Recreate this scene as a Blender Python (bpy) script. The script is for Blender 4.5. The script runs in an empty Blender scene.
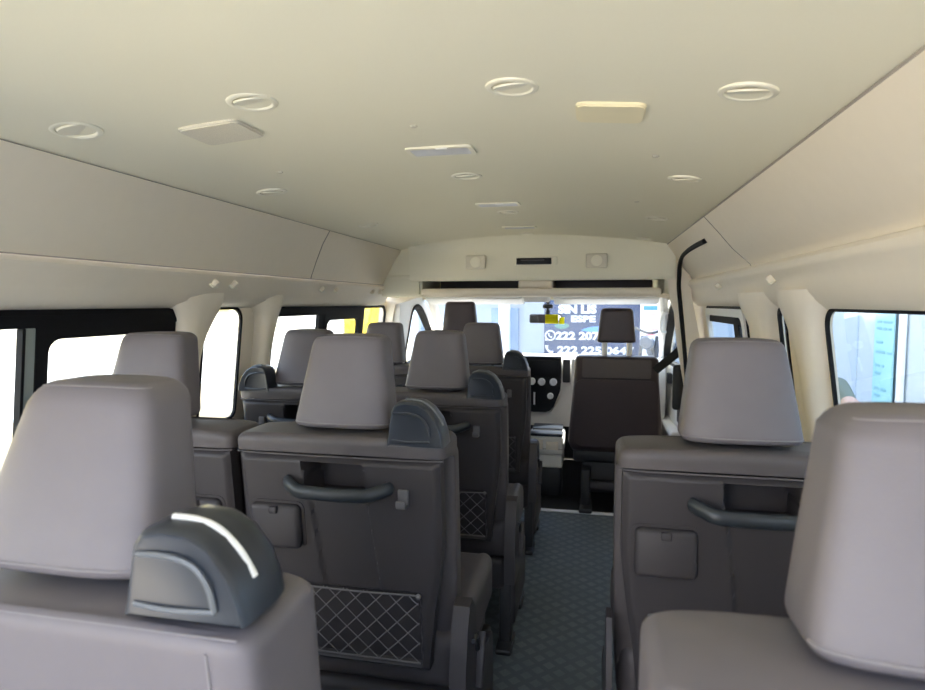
import bpy, bmesh, math, random
from mathutils import Vector, Matrix
from math import sin, cos, pi, radians, sqrt, atan2
random.seed(4)
sc = bpy.context.scene
COL = sc.collection

# ------------------------------------------------------------------ materials
def mat(name, col, rough=.6, var=.06, scale=60, bump=.0, metal=0., spec=.5, bscale=None, coat=0.):
    m = bpy.data.materials.new(name); m.use_nodes = True
    nt = m.node_tree; b = nt.nodes['Principled BSDF']
    tc = nt.nodes.new('ShaderNodeTexCoord')
    nz = nt.nodes.new('ShaderNodeTexNoise'); nz.inputs['Scale'].default_value = scale
    nz.inputs['Detail'].default_value = 4
    nt.links.new(tc.outputs['Object'], nz.inputs['Vector'])
    rp = nt.nodes.new('ShaderNodeMix'); rp.data_type = 'RGBA'
    rp.inputs['A'].default_value = tuple(c*(1-var) for c in col)+(1,)
    rp.inputs['B'].default_value = tuple(min(1, c*(1+var)) for c in col)+(1,)
    nt.links.new(nz.outputs['Fac'], rp.inputs['Factor'])
    nt.links.new(rp.outputs['Result'], b.inputs['Base Color'])
    b.inputs['Roughness'].default_value = rough
    b.inputs['Metallic'].default_value = metal
    b.inputs['Specular IOR Level'].default_value = spec
    b.inputs['Coat Weight'].default_value = coat
    if bump:
        n2 = nt.nodes.new('ShaderNodeTexNoise'); n2.inputs['Scale'].default_value = bscale or scale*6
        nt.links.new(tc.outputs['Object'], n2.inputs['Vector'])
        bp = nt.nodes.new('ShaderNodeBump'); bp.inputs['Strength'].default_value = bump
        bp.inputs['Distance'].default_value = .002
        nt.links.new(n2.outputs['Fac'], bp.inputs['Height'])
        nt.links.new(bp.outputs['Normal'], b.inputs['Normal'])
    return m

def glass(name, tint=(1, 1, 1), haze=0., gloss=.06):
    m = bpy.data.materials.new(name); m.use_nodes = True
    nt = m.node_tree; nt.nodes.clear()
    out = nt.nodes.new('ShaderNodeOutputMaterial')
    tr = nt.nodes.new('ShaderNodeBsdfTransparent'); tr.inputs[0].default_value = tint+(1,)
    gl = nt.nodes.new('ShaderNodeBsdfGlossy'); gl.inputs['Roughness'].default_value = .02
    fr = nt.nodes.new('ShaderNodeLayerWeight'); fr.inputs['Blend'].default_value = .25
    mu = nt.nodes.new('ShaderNodeMath'); mu.operation = 'MULTIPLY'; mu.inputs[1].default_value = gloss*4
    nt.links.new(fr.outputs['Fresnel'], mu.inputs[0])
    mx = nt.nodes.new('ShaderNodeMixShader')
    nt.links.new(mu.outputs[0], mx.inputs[0]); nt.links.new(tr.outputs[0], mx.inputs[1]); nt.links.new(gl.outputs[0], mx.inputs[2])
    last = mx
    if haze:                                   # film of dust on the glass, scatters daylight
        tl = nt.nodes.new('ShaderNodeBsdfTranslucent'); tl.inputs[0].default_value = (.95, .97, 1, 1)
        nz = nt.nodes.new('ShaderNodeTexNoise'); nz.inputs['Scale'].default_value = 6
        m3 = nt.nodes.new('ShaderNodeMath'); m3.operation = 'MULTIPLY'; m3.inputs[1].default_value = haze*2
        nt.links.new(nz.outputs['Fac'], m3.inputs[0])
        m2 = nt.nodes.new('ShaderNodeMixShader')
        nt.links.new(m3.outputs[0], m2.inputs[0]); nt.links.new(mx.outputs[0], m2.inputs[1]); nt.links.new(tl.outputs[0], m2.inputs[2])
        last = m2
    nt.links.new(last.outputs[0], out.inputs[0])
    return m

def floor_mat():
    m = mat('carpet', (.082, .102, .114), .75, .2, 300, .4, bscale=900)
    nt = m.node_tree; b = nt.nodes['Principled BSDF']
    src = b.inputs['Base Color'].links[0].from_socket
    tc = nt.nodes.new('ShaderNodeTexCoord')
    mp = nt.nodes.new('ShaderNodeMapping'); mp.inputs['Rotation'].default_value = (0, 0, radians(45)); mp.inputs['Scale'].default_value = (1/.052,)*3
    nt.links.new(tc.outputs['Object'], mp.inputs['Vector'])
    fr = nt.nodes.new('ShaderNodeVectorMath'); fr.operation = 'FRACTION'; nt.links.new(mp.outputs[0], fr.inputs[0])
    sp = nt.nodes.new('ShaderNodeSeparateXYZ'); nt.links.new(fr.outputs[0], sp.inputs[0])
    def lt(s, v):
        n = nt.nodes.new('ShaderNodeMath'); n.operation = 'LESS_THAN'; n.inputs[1].default_value = v; nt.links.new(s, n.inputs[0]); return n.outputs[0]
    def op(o, a, c):
        n = nt.nodes.new('ShaderNodeMath'); n.operation = o
        nt.links.new(a, n.inputs[0])
        if isinstance(c, (int, float)): n.inputs[1].default_value = c
        else: nt.links.new(c, n.inputs[1])
        return n.outputs[0]
    d = op('MULTIPLY', lt(sp.outputs[0], .62), lt(sp.outputs[1], .62))
    nz = nt.nodes.new('ShaderNodeTexNoise'); nz.inputs['Scale'].default_value = 220; nz.inputs['Detail'].default_value = 3
    nt.links.new(tc.outputs['Object'], nz.inputs['Vector'])
    n2 = nt.nodes.new('ShaderNodeTexNoise'); n2.inputs['Scale'].default_value = 9
    nt.links.new(tc.outputs['Object'], n2.inputs['Vector'])
    f = op('MULTIPLY', d, op('MULTIPLY', nz.outputs['Fac'], op('MULTIPLY', n2.outputs['Fac'], .9)))
    mx = nt.nodes.new('ShaderNodeMix'); mx.data_type = 'RGBA'
    nt.links.new(f, mx.inputs['Factor']); nt.links.new(src, mx.inputs['A']); mx.inputs['B'].default_value = (.22, .25, .27, 1)
    nt.links.new(mx.outputs['Result'], b.inputs['Base Color'])
    return m

def card(name, col):                           # thin coloured card, lets some light through
    m = bpy.data.materials.new(name); m.use_nodes = True; nt = m.node_tree; nt.nodes.clear()
    out = nt.nodes.new('ShaderNodeOutputMaterial'); d = nt.nodes.new('ShaderNodeBsdfDiffuse'); t = nt.nodes.new('ShaderNodeBsdfTranslucent')
    nz = nt.nodes.new('ShaderNodeTexNoise'); nz.inputs['Scale'].default_value = 40
    r = nt.nodes.new('ShaderNodeMix'); r.data_type = 'RGBA'; r.inputs['A'].default_value = col+(1,); r.inputs['B'].default_value = tuple(c*.95 for c in col)+(1,)
    nt.links.new(nz.outputs['Fac'], r.inputs['Factor'])
    mx = nt.nodes.new('ShaderNodeMixShader'); mx.inputs[0].default_value = .6
    for n in (d, t): nt.links.new(r.outputs['Result'], n.inputs[0])
    nt.links.new(d.outputs[0], mx.inputs[1]); nt.links.new(t.outputs[0], mx.inputs[2]); nt.links.new(mx.outputs[0], out.inputs[0])
    return m

M = dict(
    leather=mat('taupe_leather', (.146, .133, .144), .5, .05, 30, .12, bscale=700, spec=.45),
    cap=mat('taupe_leather_shoulder', (.084, .074, .077), .5, .06, 30, .12, bscale=700, spec=.45),
    panel=mat('dark_plastic', (.042, .0375, .0405), .5, .05, 200, .1, bscale=900, spec=.4),
    piping=mat('taupe_piping', (.20, .185, .192), .5),
    welt=mat('dark_welt', (.10, .092, .095), .5),
    black=mat('black_plastic', (.013, .014, .016), .5, .1, 60),
    gloss=mat('black_gloss', (.004, .005, .006), .4, .1, 20, spec=.2),
    handle=mat('handle_plastic', (.024, .03, .037), .38, .08, 60),
    housing=mat('belt_housing_plastic', (.021, .027, .038), .32, .06, 40, spec=.7),
    strip=mat('pale_strip', (.80, .79, .74), .35),
    edge=mat('grey_edge', (.13, .14, .15), .35),
    hook=mat('hook_plastic', (.12, .115, .12), .4),
    net=mat('net_cord', (.14, .135, .14), .8, .15, 300),
    headliner=mat('headliner_fabric', (.85, .815, .665), .9, .02, 400, .12, bscale=900, spec=.2),
    trim=mat('cream_trim', (.87, .79, .655), .55, .02, 30, .05, bscale=700, spec=.35),
    seam=mat('seam_shadow_strip', (.38, .345, .30), .9, .05),
    lamp=mat('cream_plastic', (.85, .815, .675), .45, .02, 50),
    cover=mat('ivory_cover', (.88, .80, .56), .5, .02, 50),
    lens=mat('lamp_lens', (.62, .63, .66), .3, .03, 50),
    grille=mat('speaker_grille', (.70, .66, .55), .8, .25, 500),
    rubber=mat('black_rubber', (.008, .008, .009), .7, .1, 90, spec=.2),
    mull=mat('grey_green_mullion', (.30, .34, .32), .45, .05, 40),
    white=mat('white_trim', (.85, .85, .83), .45, .02, 40),
    dash=mat('pale_dash', (.74, .72, .67), .5, .03, 60),
    brown=mat('brown_leather', (.042, .029, .031), .45, .06, 30, .12, bscale=700),
    brown2=mat('brown_leather_band', (.085, .070, .067), .45, .06, 30, .12, bscale=700),
    chrome=mat('bright_metal', (.75, .76, .78), .25, .03, 60, metal=1.),
    chromep=mat('silver_plastic', (.75, .76, .78), .35, .03, 60),
    belt=mat('belt_webbing', (.012, .013, .014), .8, .2, 400),
    carpet=floor_mat(),
    yellow=card('yellow_card', (.95, .90, .03)),
    glass=glass('clear_glass', (.93, .96, .95)),
    wglass=glass('dusty_windscreen', (.96, .98, .99), haze=.0, gloss=.012),
    mirror=mat('mirror_glass', (.55, .57, .6), .05, .02, 20, metal=1.),
    ground=mat('pale_paving', (.68, .59, .45), .9, .1, 3),
    road=mat('white_road', (.36, .355, .33), .9, .08, 2),
    sand=mat('beige_verge', (.21, .175, .115), .95, .2, 8),
    navy=mat('navy_sign', (.007, .034, .105), .6, .25, 1.5),
    letter=mat('white_lettering', (.62, .65, .68), .6, .01, 10),
    lime=mat('lime_patch', (.07, .19, .16), .6, .1, 6),
    pale=mat('pale_render', (.44, .52, .60), .8, .05, 3),
    paleblue=mat('pale_blue_glazing', (.20, .32, .48), .3, .2, 4),
    greywall=mat('bluish_wall', (.48, .54, .58), .85, .04, 2),
    aqua=mat('aqua_banner', (.33, .60, .66), .7, .08, 6),
    aquat=mat('banner_lettering', (.20, .42, .48), .7, .05, 6),
    paper=mat('white_paper', (.82, .84, .85), .7, .03, 6),
    bright=mat('white_render', (.74, .78, .86), .9, .04, 2),
    asphalt=mat('asphalt', (.16, .16, .165), .9, .15, 20),
    red=mat('red_paint', (.75, .10, .10), .5, .1, 5),
    pink=mat('red_lettering', (.8, .25, .28), .6, .1, 5),
    bluep=mat('blue_paint', (.08, .28, .62), .5, .1, 5),
    tyre=mat('tyre_rubber', (.02, .02, .022), .8, .1, 50),
    moto=mat('motorcycle_paint', (.05, .07, .10), .3, .1, 20),
    amber=mat('yellow_paint', (.85, .62, .04), .7, .08, 3),
    skin=mat('skin', (.56, .33, .24), .55, .06, 20),
    sleeve=mat('green_sleeve', (.10, .14, .11), .85, .15, 60),
    trousers=mat('dark_trousers', (.05, .055, .07), .9, .1, 60),
    hair=mat('dark_hair', (.02, .016, .013), .6, .2, 90),
    cloth=mat('lime_cloth', (.62, .72, .10), .85, .1, 30),
    silver=mat('white_car_paint', (.7, .72, .74), .3, .03, 20),
)

# ------------------------------------------------------------------ mesh helpers
class MB:
    def __init__(s): s.v = []; s.f = []
    def add(s, vs, fs):
        o = len(s.v); s.v += [tuple(v) for v in vs]; s.f += [tuple(i+o for i in f) for f in fs]; return s
    def bm(s, bm, fn=None):
        bm.verts.index_update()
        return s.add([fn(v.co) if fn else v.co for v in bm.verts], [[v.index for v in f.verts] for f in bm.faces])
    def rbox(s, c, d, r=.005, seg=3, fn=None, rot=None):
        b = bmesh.new(); bmesh.ops.create_cube(b, size=1)
        for v in b.verts: v.co = Vector((v.co.x*d[0], v.co.y*d[1], v.co.z*d[2]))
        if r: bmesh.ops.bevel(b, geom=list(b.edges), offset=min(r, min(d)*.49), segments=seg, profile=.5, affect='EDGES')
        C = Vector(c)
        def g(p):
            p = Vector(p)
            if fn: p = Vector(fn(p))
            if rot: p = rot @ p
            return p + C
        s.bm(b, g); b.free(); return s
    def loft(s, rings, caps=True, closed=True):
        n = len(rings[0]); vs = [p for r in rings for p in r]; fs = []
        for i in range(len(rings)-1):
            for j in range(n if closed else n-1):
                k = (j+1) % n
                fs.append((i*n+j, i*n+k, (i+1)*n+k, (i+1)*n+j))
        if caps: fs += [tuple(range(n)), tuple(range((len(rings)-1)*n, len(rings)*n))]
        return s.add(vs, fs)
    def tube(s, pts, r, n=8, sy=1., closed=False):
        P = [Vector(p) for p in pts]; rings = []; N = len(P)
        for i, p in enumerate(P):
            if closed: t = P[(i+1) % N]-P[i-1]
            else: t = P[min(i+1, N-1)]-P[max(i-1, 0)]
            t.normalize()
            a = t.cross(Vector((0, 0, 1)))
            if a.length < .05: a = t.cross(Vector((0, 1, 0)))
            a.normalize(); b = a.cross(t)
            rr = r(i/(N-1)) if callable(r) else r
            rings.append([p+a*(cos(2*pi*k/n)*rr)+b*(sin(2*pi*k/n)*rr*sy) for k in range(n)])
        if closed: rings.append(rings[0])
        return s.loft(rings, caps=not closed)
    def lathe(s, prof, c, n=28, ax='z'):
        rings = []
        for r, h in prof:
            rg = []
            for k in range(n):
                a = 2*pi*k/n; x, y = cos(a)*r, sin(a)*r
                q = (x, y, h) if ax == 'z' else ((x, h, y) if ax == 'y' else (h, x, y))
                rg.append((c[0]+q[0], c[1]+q[1], c[2]+q[2]))
            rings.append(rg)
        return s.loft(rings)
    def prism(s, poly, a, b, mp):
        """2D polygon swept from depth a to depth b; mp(u, v, w) -> 3D"""
        n = len(poly)
        vs = [mp(u, v, a) for u, v in poly]+[mp(u, v, b) for u, v in poly]
        fs = [tuple(range(n)), tuple(range(n, 2*n))]+[(i, (i+1) % n, n+(i+1) % n, n+i) for i in range(n)]
        return s.add(vs, fs)
    def plate(s, outer, holes, a, b, mp):
        """flat plate with holes, 2D loops, filled then swept in depth"""
        bm = bmesh.new(); E = []; loops = []
        for lp in [outer]+holes:
            vs = [bm.verts.new((u, v, 0)) for u, v in lp]
            es = [bm.edges.new((vs[i], vs[(i+1) % len(vs)])) for i in range(len(vs))]
            E += es; loops.append(vs)
        bmesh.ops.triangle_fill(bm, use_beauty=True, use_dissolve=False, edges=E, normal=(0, 0, 1))
        bm.verts.index_update(); n = len(bm.verts)
        P = [(v.co.x, v.co.y) for v in bm.verts]
        F = [[v.index for v in f.verts] for f in bm.faces]
        L = [[v.index for v in l] for l in loops]; bm.free()
        vs = [mp(u, v, a) for u, v in P]+[mp(u, v, b) for u, v in P]
        fs = F+[[i+n for i in f] for f in F]
        for l in L:
            for i in range(len(l)):
                p, q = l[i], l[(i+1) % len(l)]; fs.append((p, q, q+n, p+n))
        return s.add(vs, fs)
    def ring(s, outer, inner, a, b, mp):
        n = len(outer); vs = []
        for lp, d in ((outer, a), (inner, a), (inner, b), (outer, b)): vs += [mp(u, v, d) for u, v in lp]
        fs = []
        for q in range(4):
            for i in range(n):
                k = (i+1) % n; o, p = q*n, ((q+1) % 4)*n
                fs.append((o+i, o+k, p+k, p+i))
        return s.add(vs, fs)
    def make(s, name, m, parent=None, angle=38, mirror=1):
        me = bpy.data.meshes.new(name)
        v = s.v if mirror == 1 else [(-p[0], p[1], p[2]) for p in s.v]
        me.from_pydata(v, [], s.f); me.validate()
        b = bmesh.new(); b.from_mesh(me)
        bmesh.ops.remove_doubles(b, verts=b.verts, dist=1e-6)
        bmesh.ops.recalc_face_normals(b, faces=b.faces)
        ca = radians(angle)
        for e in b.edges:
            e.smooth = len(e.link_faces) == 2 and e.calc_face_angle(0) < ca
        for f in b.faces: f.smooth = True
        b.to_mesh(me); b.free()
        me.materials.append(M[m] if isinstance(m, str) else m)
        o = bpy.data.objects.new(name, me); COL.objects.link(o)
        if parent: o.parent = parent
        return o

def rrect(u0, u1, v0, v1, r, n=6):
    if not isinstance(r, (list, tuple)): r = (r,)*4
    P = []
    for (cu, cv, a0, rr) in ((u1-r[0], v1-r[0], 0, r[0]), (u0+r[1], v1-r[1], 90, r[1]), (u0+r[2], v0+r[2], 180, r[2]), (u1-r[3], v0+r[3], 270, r[3])):
        for k in range(n+1):
            a = radians(a0+90*k/n); P.append((cu+rr*cos(a), cv+rr*sin(a)))
    return P

def sellipse(w, d, e, n=40):
    P = []
    for k in range(n):
        a = 2*pi*(k+.5)/n; c, s_ = cos(a), sin(a)
        P.append((math.copysign(abs(c)**(2/e), c)*w/2, math.copysign(abs(s_)**(2/e), s_)*d/2))
    return P

def lerp(a, b, t): return a+(b-a)*t
def sstep(a, b, x):
    t = min(1, max(0, (x-a)/(b-a))); return t*t*(3-2*t)

def empty(name, loc, label, cat, group=None, rz=0):
    o = bpy.data.objects.new(name, None); COL.objects.link(o)
    o.location = loc; o.rotation_euler = (0, 0, rz); o.empty_display_size = .1
    return tag(o, label, cat, group)
def tag(o, label, cat, group=None):
    o['label'] = label; o['category'] = cat
    if group: o['group'] = group
    return o
def struct(o, label=None, cat=None):
    o['kind'] = 'structure'
    if label: o['label'] = label
    if cat: o['category'] = cat
    return o
def dup(o, loc=None, rz=None, label=None, name=None):
    r = o.copy(); COL.objects.link(r)
    if name: r.name = name
    if loc: r.location = loc
    if rz is not None: r.rotation_euler = (0, 0, rz)
    if label: r['label'] = label
    for c in list(o.children):
        d = c.copy(); COL.objects.link(d); d.parent = r
        for g in list(c.children):
            e = g.copy(); COL.objects.link(e); e.parent = d
    return r

# ------------------------------------------------------------------ the van shell
YB, YF = -.42, 3.42                      # rear opening and front bulkhead
def zc(x): return 1.652-.108*(x+.35)**2  # arched headliner
def xl(z):                               # inner face of the left wall
    return -1.30-max(0, 1.265-z)*.11 if z > .55 else -1.379
def xr(z):
    return .58+max(0, 1.265-z)*.14 if z > .55 else .68
SL, SR = -1.10, .395                     # headliner edges

# floor
b = MB(); b.rbox((-.35, (YB+3.66)/2, -.03), (2.06, 3.66-YB, .06), 0)
struct(b.make('floor', 'carpet'), 'dark blue-grey patterned floor covering of the van', 'floor')
b = MB(); b.rbox((-.35, 3.66, .004), (1.30, .03, .012), .004)
struct(b.make('trim_1', 'chromep'), 'thin bright strip where the floor meets the front seats', 'trim')

# ceiling
b = MB(); nx, ny = 28, 30
def cpt(i, j, th):
    x = lerp(SL, SR, i/nx); t = j/ny; y = lerp(YB, YF, t)
    return (x, y, zc(x)+th)
for th in (0, .03):
    pass
vs = [cpt(i, j, 0) for i in range(nx+1) for j in range(ny+1)]+[cpt(i, j, .03) for i in range(nx+1) for j in range(ny+1)]
W = ny+1; N = (nx+1)*W; fs = []
for i in range(nx):
    for j in range(ny):
        a = i*W+j; fs += [(a, a+1, a+W+1, a+W), (N+a, N+a+1, N+a+W+1, N+a+W)]
for i in range(nx):
    for j in (0, ny):
        a = i*W+j; fs.append((a, a+W, N+a+W, N+a))
for j in range(ny):
    for i in (0, nx):
        a = i*W+j; fs.append((a, a+1, N+a+1, N+a))
b.add(vs, fs)
struct(b.make('ceiling', 'headliner'), 'pale cream headliner arching over the cabin', 'ceiling')
# roof skin over the whole van (keeps daylight out)
b = MB(); b.rbox((-.36, 2.15, 1.80), (1.9, 5.2, .04), .015)
struct(b.make('roof', 'white'), 'outer roof of the van', 'roof')

# side walls: window zone plates with rounded holes
LW = [(-.30, 1.70, .84, 1.262, .05), (1.84, 2.07, .84, 1.262, (.05, .02, .02, .03)), (2.25, 3.72, .84, 1.262, (.06, .02, .02, .05))]
RW = [(-.30, 1.675, .84, 1.262, .05), (1.995, 2.065, .84, 1.262, (.03, .02, .02, .03)), (2.46, 3.27, .84, 1.262, .05)]
def side_wall(name, fx, sgn, wins, label):
    outer = []
    y0, y1 = YB, 3.80
    for k in range(13): outer.append((lerp(y0, y1, k/12), 0.))
    for z in (.3, .54, .56, .84): outer.append((y1, z))
    for k in range(13): outer.append((lerp(y1, y0, k/12), 1.30))
    for z in (.84, .56, .54, .3): outer.append((y0, z))
    mp = lambda u, v, w: (fx(v)+sgn*w, u, v)
    b = MB().plate(outer, [rrect(*w[:4], w[4]) for w in wins], 0, .012, mp)
    return struct(b.make(name, 'trim', angle=30), label, 'wall')
side_wall('wall_left', xl, -1, LW, 'cream left side wall of the van with three windows')
side_wall('wall_right', xr, 1, RW, 'cream right side wall of the van with three windows')

def profile_strip(name, prof, y0, y1, m, th, label, n=24):
    """closed profile (x, z) swept along the van"""
    rings = []
    for k in range(n+1):
        y = lerp(y0, y1, k/n); rings.append([(x, y, z) for x, z in prof])
    b = MB().loft(rings)
    return struct(b.make(name, m, angle=28), label, 'trim')
def thick(pts, dx, dz):
    return pts+[(x+dx, z+dz) for x, z in reversed(pts)]
# upper side panels (lean in), ridge, soffit above the windows
up_l = [(SL+.004, 1.588), (-1.135, 1.535), (-1.175, 1.463), (-1.207, 1.400), (-1.212, 1.388)]
so_l = [(-1.214, 1.384), (-1.203, 1.380), (-1.200, 1.372), (-1.205, 1.362), (-1.218, 1.345), (-1.232, 1.315), (-1.252, 1.288), (-1.278, 1.272), (-1.302, 1.262)]
up_r = [(SR-.004, 1.590), (.432, 1.535), (.478, 1.468), (.519, 1.424), (.530, 1.412), (.532, 1.406)]
so_r = [(.533, 1.406), (.517, 1.401), (.510, 1.392), (.509, 1.380), (.513, 1.370), (.522, 1.360), (.530, 1.335), (.538, 1.308), (.552, 1.286), (.570, 1.271), (.582, 1.262)]
profile_strip('trim_2', thick(up_l, -.05, .03), YB, YF, 'trim', 0, 'cream upper panel along the left side below the ceiling seam')
profile_strip('trim_3', thick(so_l, -.06, .02), YB, 3.56, 'trim', 0, 'cream soffit over the left windows')
profile_strip('trim_4', thick(up_r, .05, .03), YB, YF, 'trim', 0, 'cream upper panel along the right side below the ceiling seam')
profile_strip('trim_5', thick(so_r, .06, .02), YB, 3.56, 'trim', 0, 'cream soffit over the right windows')
# joint lines; ceiling and ridge tubes are coloured as shadow in the gap
b = MB(); b.tube([(SL+.001, lerp(YB, YF-.02, k/20), 1.5885) for k in range(21)], .0026, 6)
struct(b.make('trim_6', 'seam'), 'shadow strip in the joint between ceiling and left upper panel', 'trim')
b = MB(); b.tube([(SR-.001, lerp(YB, YF-.02, k/20), 1.5900) for k in range(21)], .0034, 6)
struct(b.make('trim_7', 'seam'), 'shadow strip in the joint between ceiling and right upper panel', 'trim')
b = MB(); b.tube([(-1.211, lerp(YB, YF, k/20), 1.3865) for k in range(21)], .0017, 6)
struct(b.make('trim_8', 'seam'), 'thin strip coloured as shadow under the left upper panel', 'trim')
b = MB(); b.tube([(x+.001, 2.42+.05*(1.59-z)/.2, z) for x, z in up_l], .0018, 6)
struct(b.make('trim_9', 'seam'), 'upright joint across the left upper panel', 'trim')
b = MB(); b.tube([(x-.001, 2.30-.10*(1.59-z)/.2, z) for x, z in up_r], .0012, 6)
struct(b.make('trim_10', 'seam'), 'upright joint across the right upper panel', 'trim')

# window pillar covers, flared at the top
def pillar(name, side, yb, flare, w, label):
    rings = []
    for k in range(26):
        z = lerp(.80, 1.315, k/25)
        fl = flare*sstep(1.0, 1.31, z)**2; bk = .05*sstep(1.18, 1.31, z)**2
        dp = .055*sstep(.80, .90, z)+.012*sstep(1.22, 1.31, z)
        if side < 0: xw = (xl(z) if z < 1.262 else -1.30)-.008; xi = xw+.008+dp
        else: xw = (xr(z) if z < 1.262 else .58)+.008; xi = xw-.008-dp
        m_ = lambda t: lerp(xw, xi, t)
        rings.append([(m_(0), yb-.03-bk*1.3, z), (m_(.5), yb-.022-bk, z), (m_(.85), yb-.010-bk*.4, z), (m_(.97), yb+.004+fl*.3, z), (m_(1), yb+.014+fl*.7, z),
                      (m_(1), yb+.026+fl, z), (m_(.9), yb+.036+fl, z), (m_(.4), yb+w*.7+fl*.8, z), (m_(0), yb+w+fl*.4, z)])
    b = MB().loft(rings)
    return struct(b.make(name, 'trim', angle=60), label, 'pillar')
pillar('pillar_left_1', -1, 1.72, .11, .13, 'cream pillar behind the first left window')
pillar('pillar_left_2', -1, 2.19, .05, .07, 'cream pillar between second and third left window')
pillar('pillar_right_1', 1, 1.72, .10, .10, 'cream pillar in front of the rear right window')
pillar('pillar_right_2', 1, 2.11, .17, .25, 'cream pillar beside the sliding door window')

# windows
def window(name, fx, sgn, w, label, frame_w=.022, mat_='rubber', extra=None):
    y0, y1, z0, z1, r = w
    e = bpy.data.objects.new(name, None); COL.objects.link(e); e.location = (fx((z0+z1)/2), (y0+y1)/2, z0)
    struct(e, label, 'window'); L = Vector(e.location)
    mp = lambda u, v, d: tuple(Vector((fx(v)+sgn*d, u, v))-L)
    rr = r if isinstance(r, (list, tuple)) else (r,)*4
    o = rrect(y0-.004, y1+.004, z0-.004, z1+.004, [q+.004 for q in rr])
    i = rrect(y0+frame_w, y1-frame_w, z0+frame_w, z1-frame_w, [max(.012, q-frame_w*.3) for q in rr])
    MB().ring(o, i, -.004, .005, mp).make('window_seal', mat_, e)
    MB().prism(rrect(y0, y1, z0, z1, [q for q in rr]), .001, .004, mp).make('pane', 'glass', e)
    if extra: extra(e, mp)
    return e
def bar(b, mp, u0, u1, v0, v1, d0, d1, r=.004):
    b.prism(rrect(u0, u1, v0, v1, r, 3), d0, d1, mp)
def slider(e, mp, p0, p1, zt, zb, mull0, mull1, green):
    b = MB(); bar(b, mp, p0[0], p1[1], zt, 1.262, -.010, .012); bar(b, mp, p0[0], p1[1]-.03, zt+.022, zt+.030, -.016, .0, .002)
    b.make('top_rail', 'rubber', e)
    b = MB()
    b.ring(rrect(p1[0], p1[1], zb, zt+.004, .01), rrect(p1[0]+.035, p1[1]-.035, zb+.03, zt-.030, .035), -.007, .012, mp)
    b.make('sash', 'rubber', e)
    b = MB(); bar(b, mp, mull0, mull1, zb, zt, -.004, .012); b.make('mullion', 'mull' if green else 'rubber', e)
    b = MB(); bar(b, mp, mull0-.008, mull0, zb, zt, -.006, .012); b.make('mullion_seal', 'rubber', e)
window('window_1', xl, -1, LW[0], 'large left sliding window with black frame', extra=lambda e, mp: slider(e, mp, (-.28, 1.1), (1.195, 1.69), 1.220, .85, 1.168, 1.195, True))
window('window_2', xl, -1, LW[1], 'narrow left window between two cream pillars', .006)
def w3(e, mp):
    slider(e, mp, (2.26, 2.75), (2.80, 3.29), 1.222, .85, 2.745, 2.80, False)
    b = MB(); bar(b, mp, 3.28, 3.33, .85, 1.26, -.008, .012); b.make('post', 'rubber', e)
window('window_3', xl, -1, LW[2], 'left sliding window farther forward with black sashes', .012, extra=w3)
window('window_4', xr, 1, RW[0], 'large rear right window with black seal', .003)
window('window_5', xr, 1, RW[1], 'right window mostly hidden between two cream pillars', .010)
def w6(e, mp):
    MB().ring(rrect(2.475, 3.25, .85, 1.255, .04), rrect(2.52, 3.21, .88, 1.222, .035), -.012, .010, mp).make('inner_frame', 'white', e)
    b = MB(); bar(b, mp, 2.62, 2.70, .87, 1.235, -.002, .014); bar(b, mp, 2.50, 3.22, 1.19, 1.222, -.002, .014)
    b.make('sash', 'rubber', e)
window('window_6', xr, 1, RW[2], 'sliding door window with white and black frame', .016, extra=w6)

# sliding door opening seal on the right
def smooth_path(P, n=8):
    P = [Vector(p) for p in P]; R = []
    for i in range(len(P)-1):
        p0, p1, p2, p3 = P[max(i-1, 0)], P[i], P[i+1], P[min(i+2, len(P)-1)]
        for k in range(n):
            t = k/n
            R.append(.5*((2*p1)+(p2-p0)*t+(2*p0-5*p1+4*p2-p3)*t*t+(3*p1-p0-3*p2+p3)*t**3))
    R.append(P[-1]); return R
b = MB(); b.tube(smooth_path([(.436, 2.52, 1.523), (.438, 2.75, 1.525), (.443, 3.0, 1.523), (.449, 3.2, 1.512), (.453, 3.31, 1.480), (.455, 3.34, 1.42), (.458, 3.35, 1.34), (.490, 3.37, 1.08), (.524, 3.37, .756), (.543, 3.37, .55), (.56, 3.37, .05)]), .011, 8)
struct(b.make('door_1', 'rubber'), 'black rubber seal around the sliding door opening', 'door seal')
# right B-pillar
rows = [(1.60, .40, .50), (1.50, .415, .51), (1.40, .405, .52), (1.297, .418, .53), (1.23, .440, .545), (1.08, .455, .575), (.756, .514, .62), (.57, .535, .64), (.02, .56, .66)]
b = MB().loft([[(a, 3.40, z), (c, 3.385, z), (c, 3.50, z), (a+.02, 3.52, z)] for z, a, c in rows])
struct(b.make('pillar_right_3', 'trim', angle=50), 'cream pillar between front passenger door and sliding door', 'pillar')
# left B-pillar
rows = [(1.62, -1.04, -1.22), (1.45, -1.04, -1.28), (1.33, -1.06, -1.32), (1.27, -1.235, -1.34), (1.10, -1.27, -1.36), (.7, -1.30, -1.4), (.02, -1.31, -1.4)]
b = MB().loft([[(a, 3.72, z), (c, 3.72, z), (c, 3.86, z), (a-.02, 3.85, z)] for z, a, c in rows])
struct(b.make('pillar_left_3', 'trim', angle=50), 'cream pillar behind the driver door', 'pillar')

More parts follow.
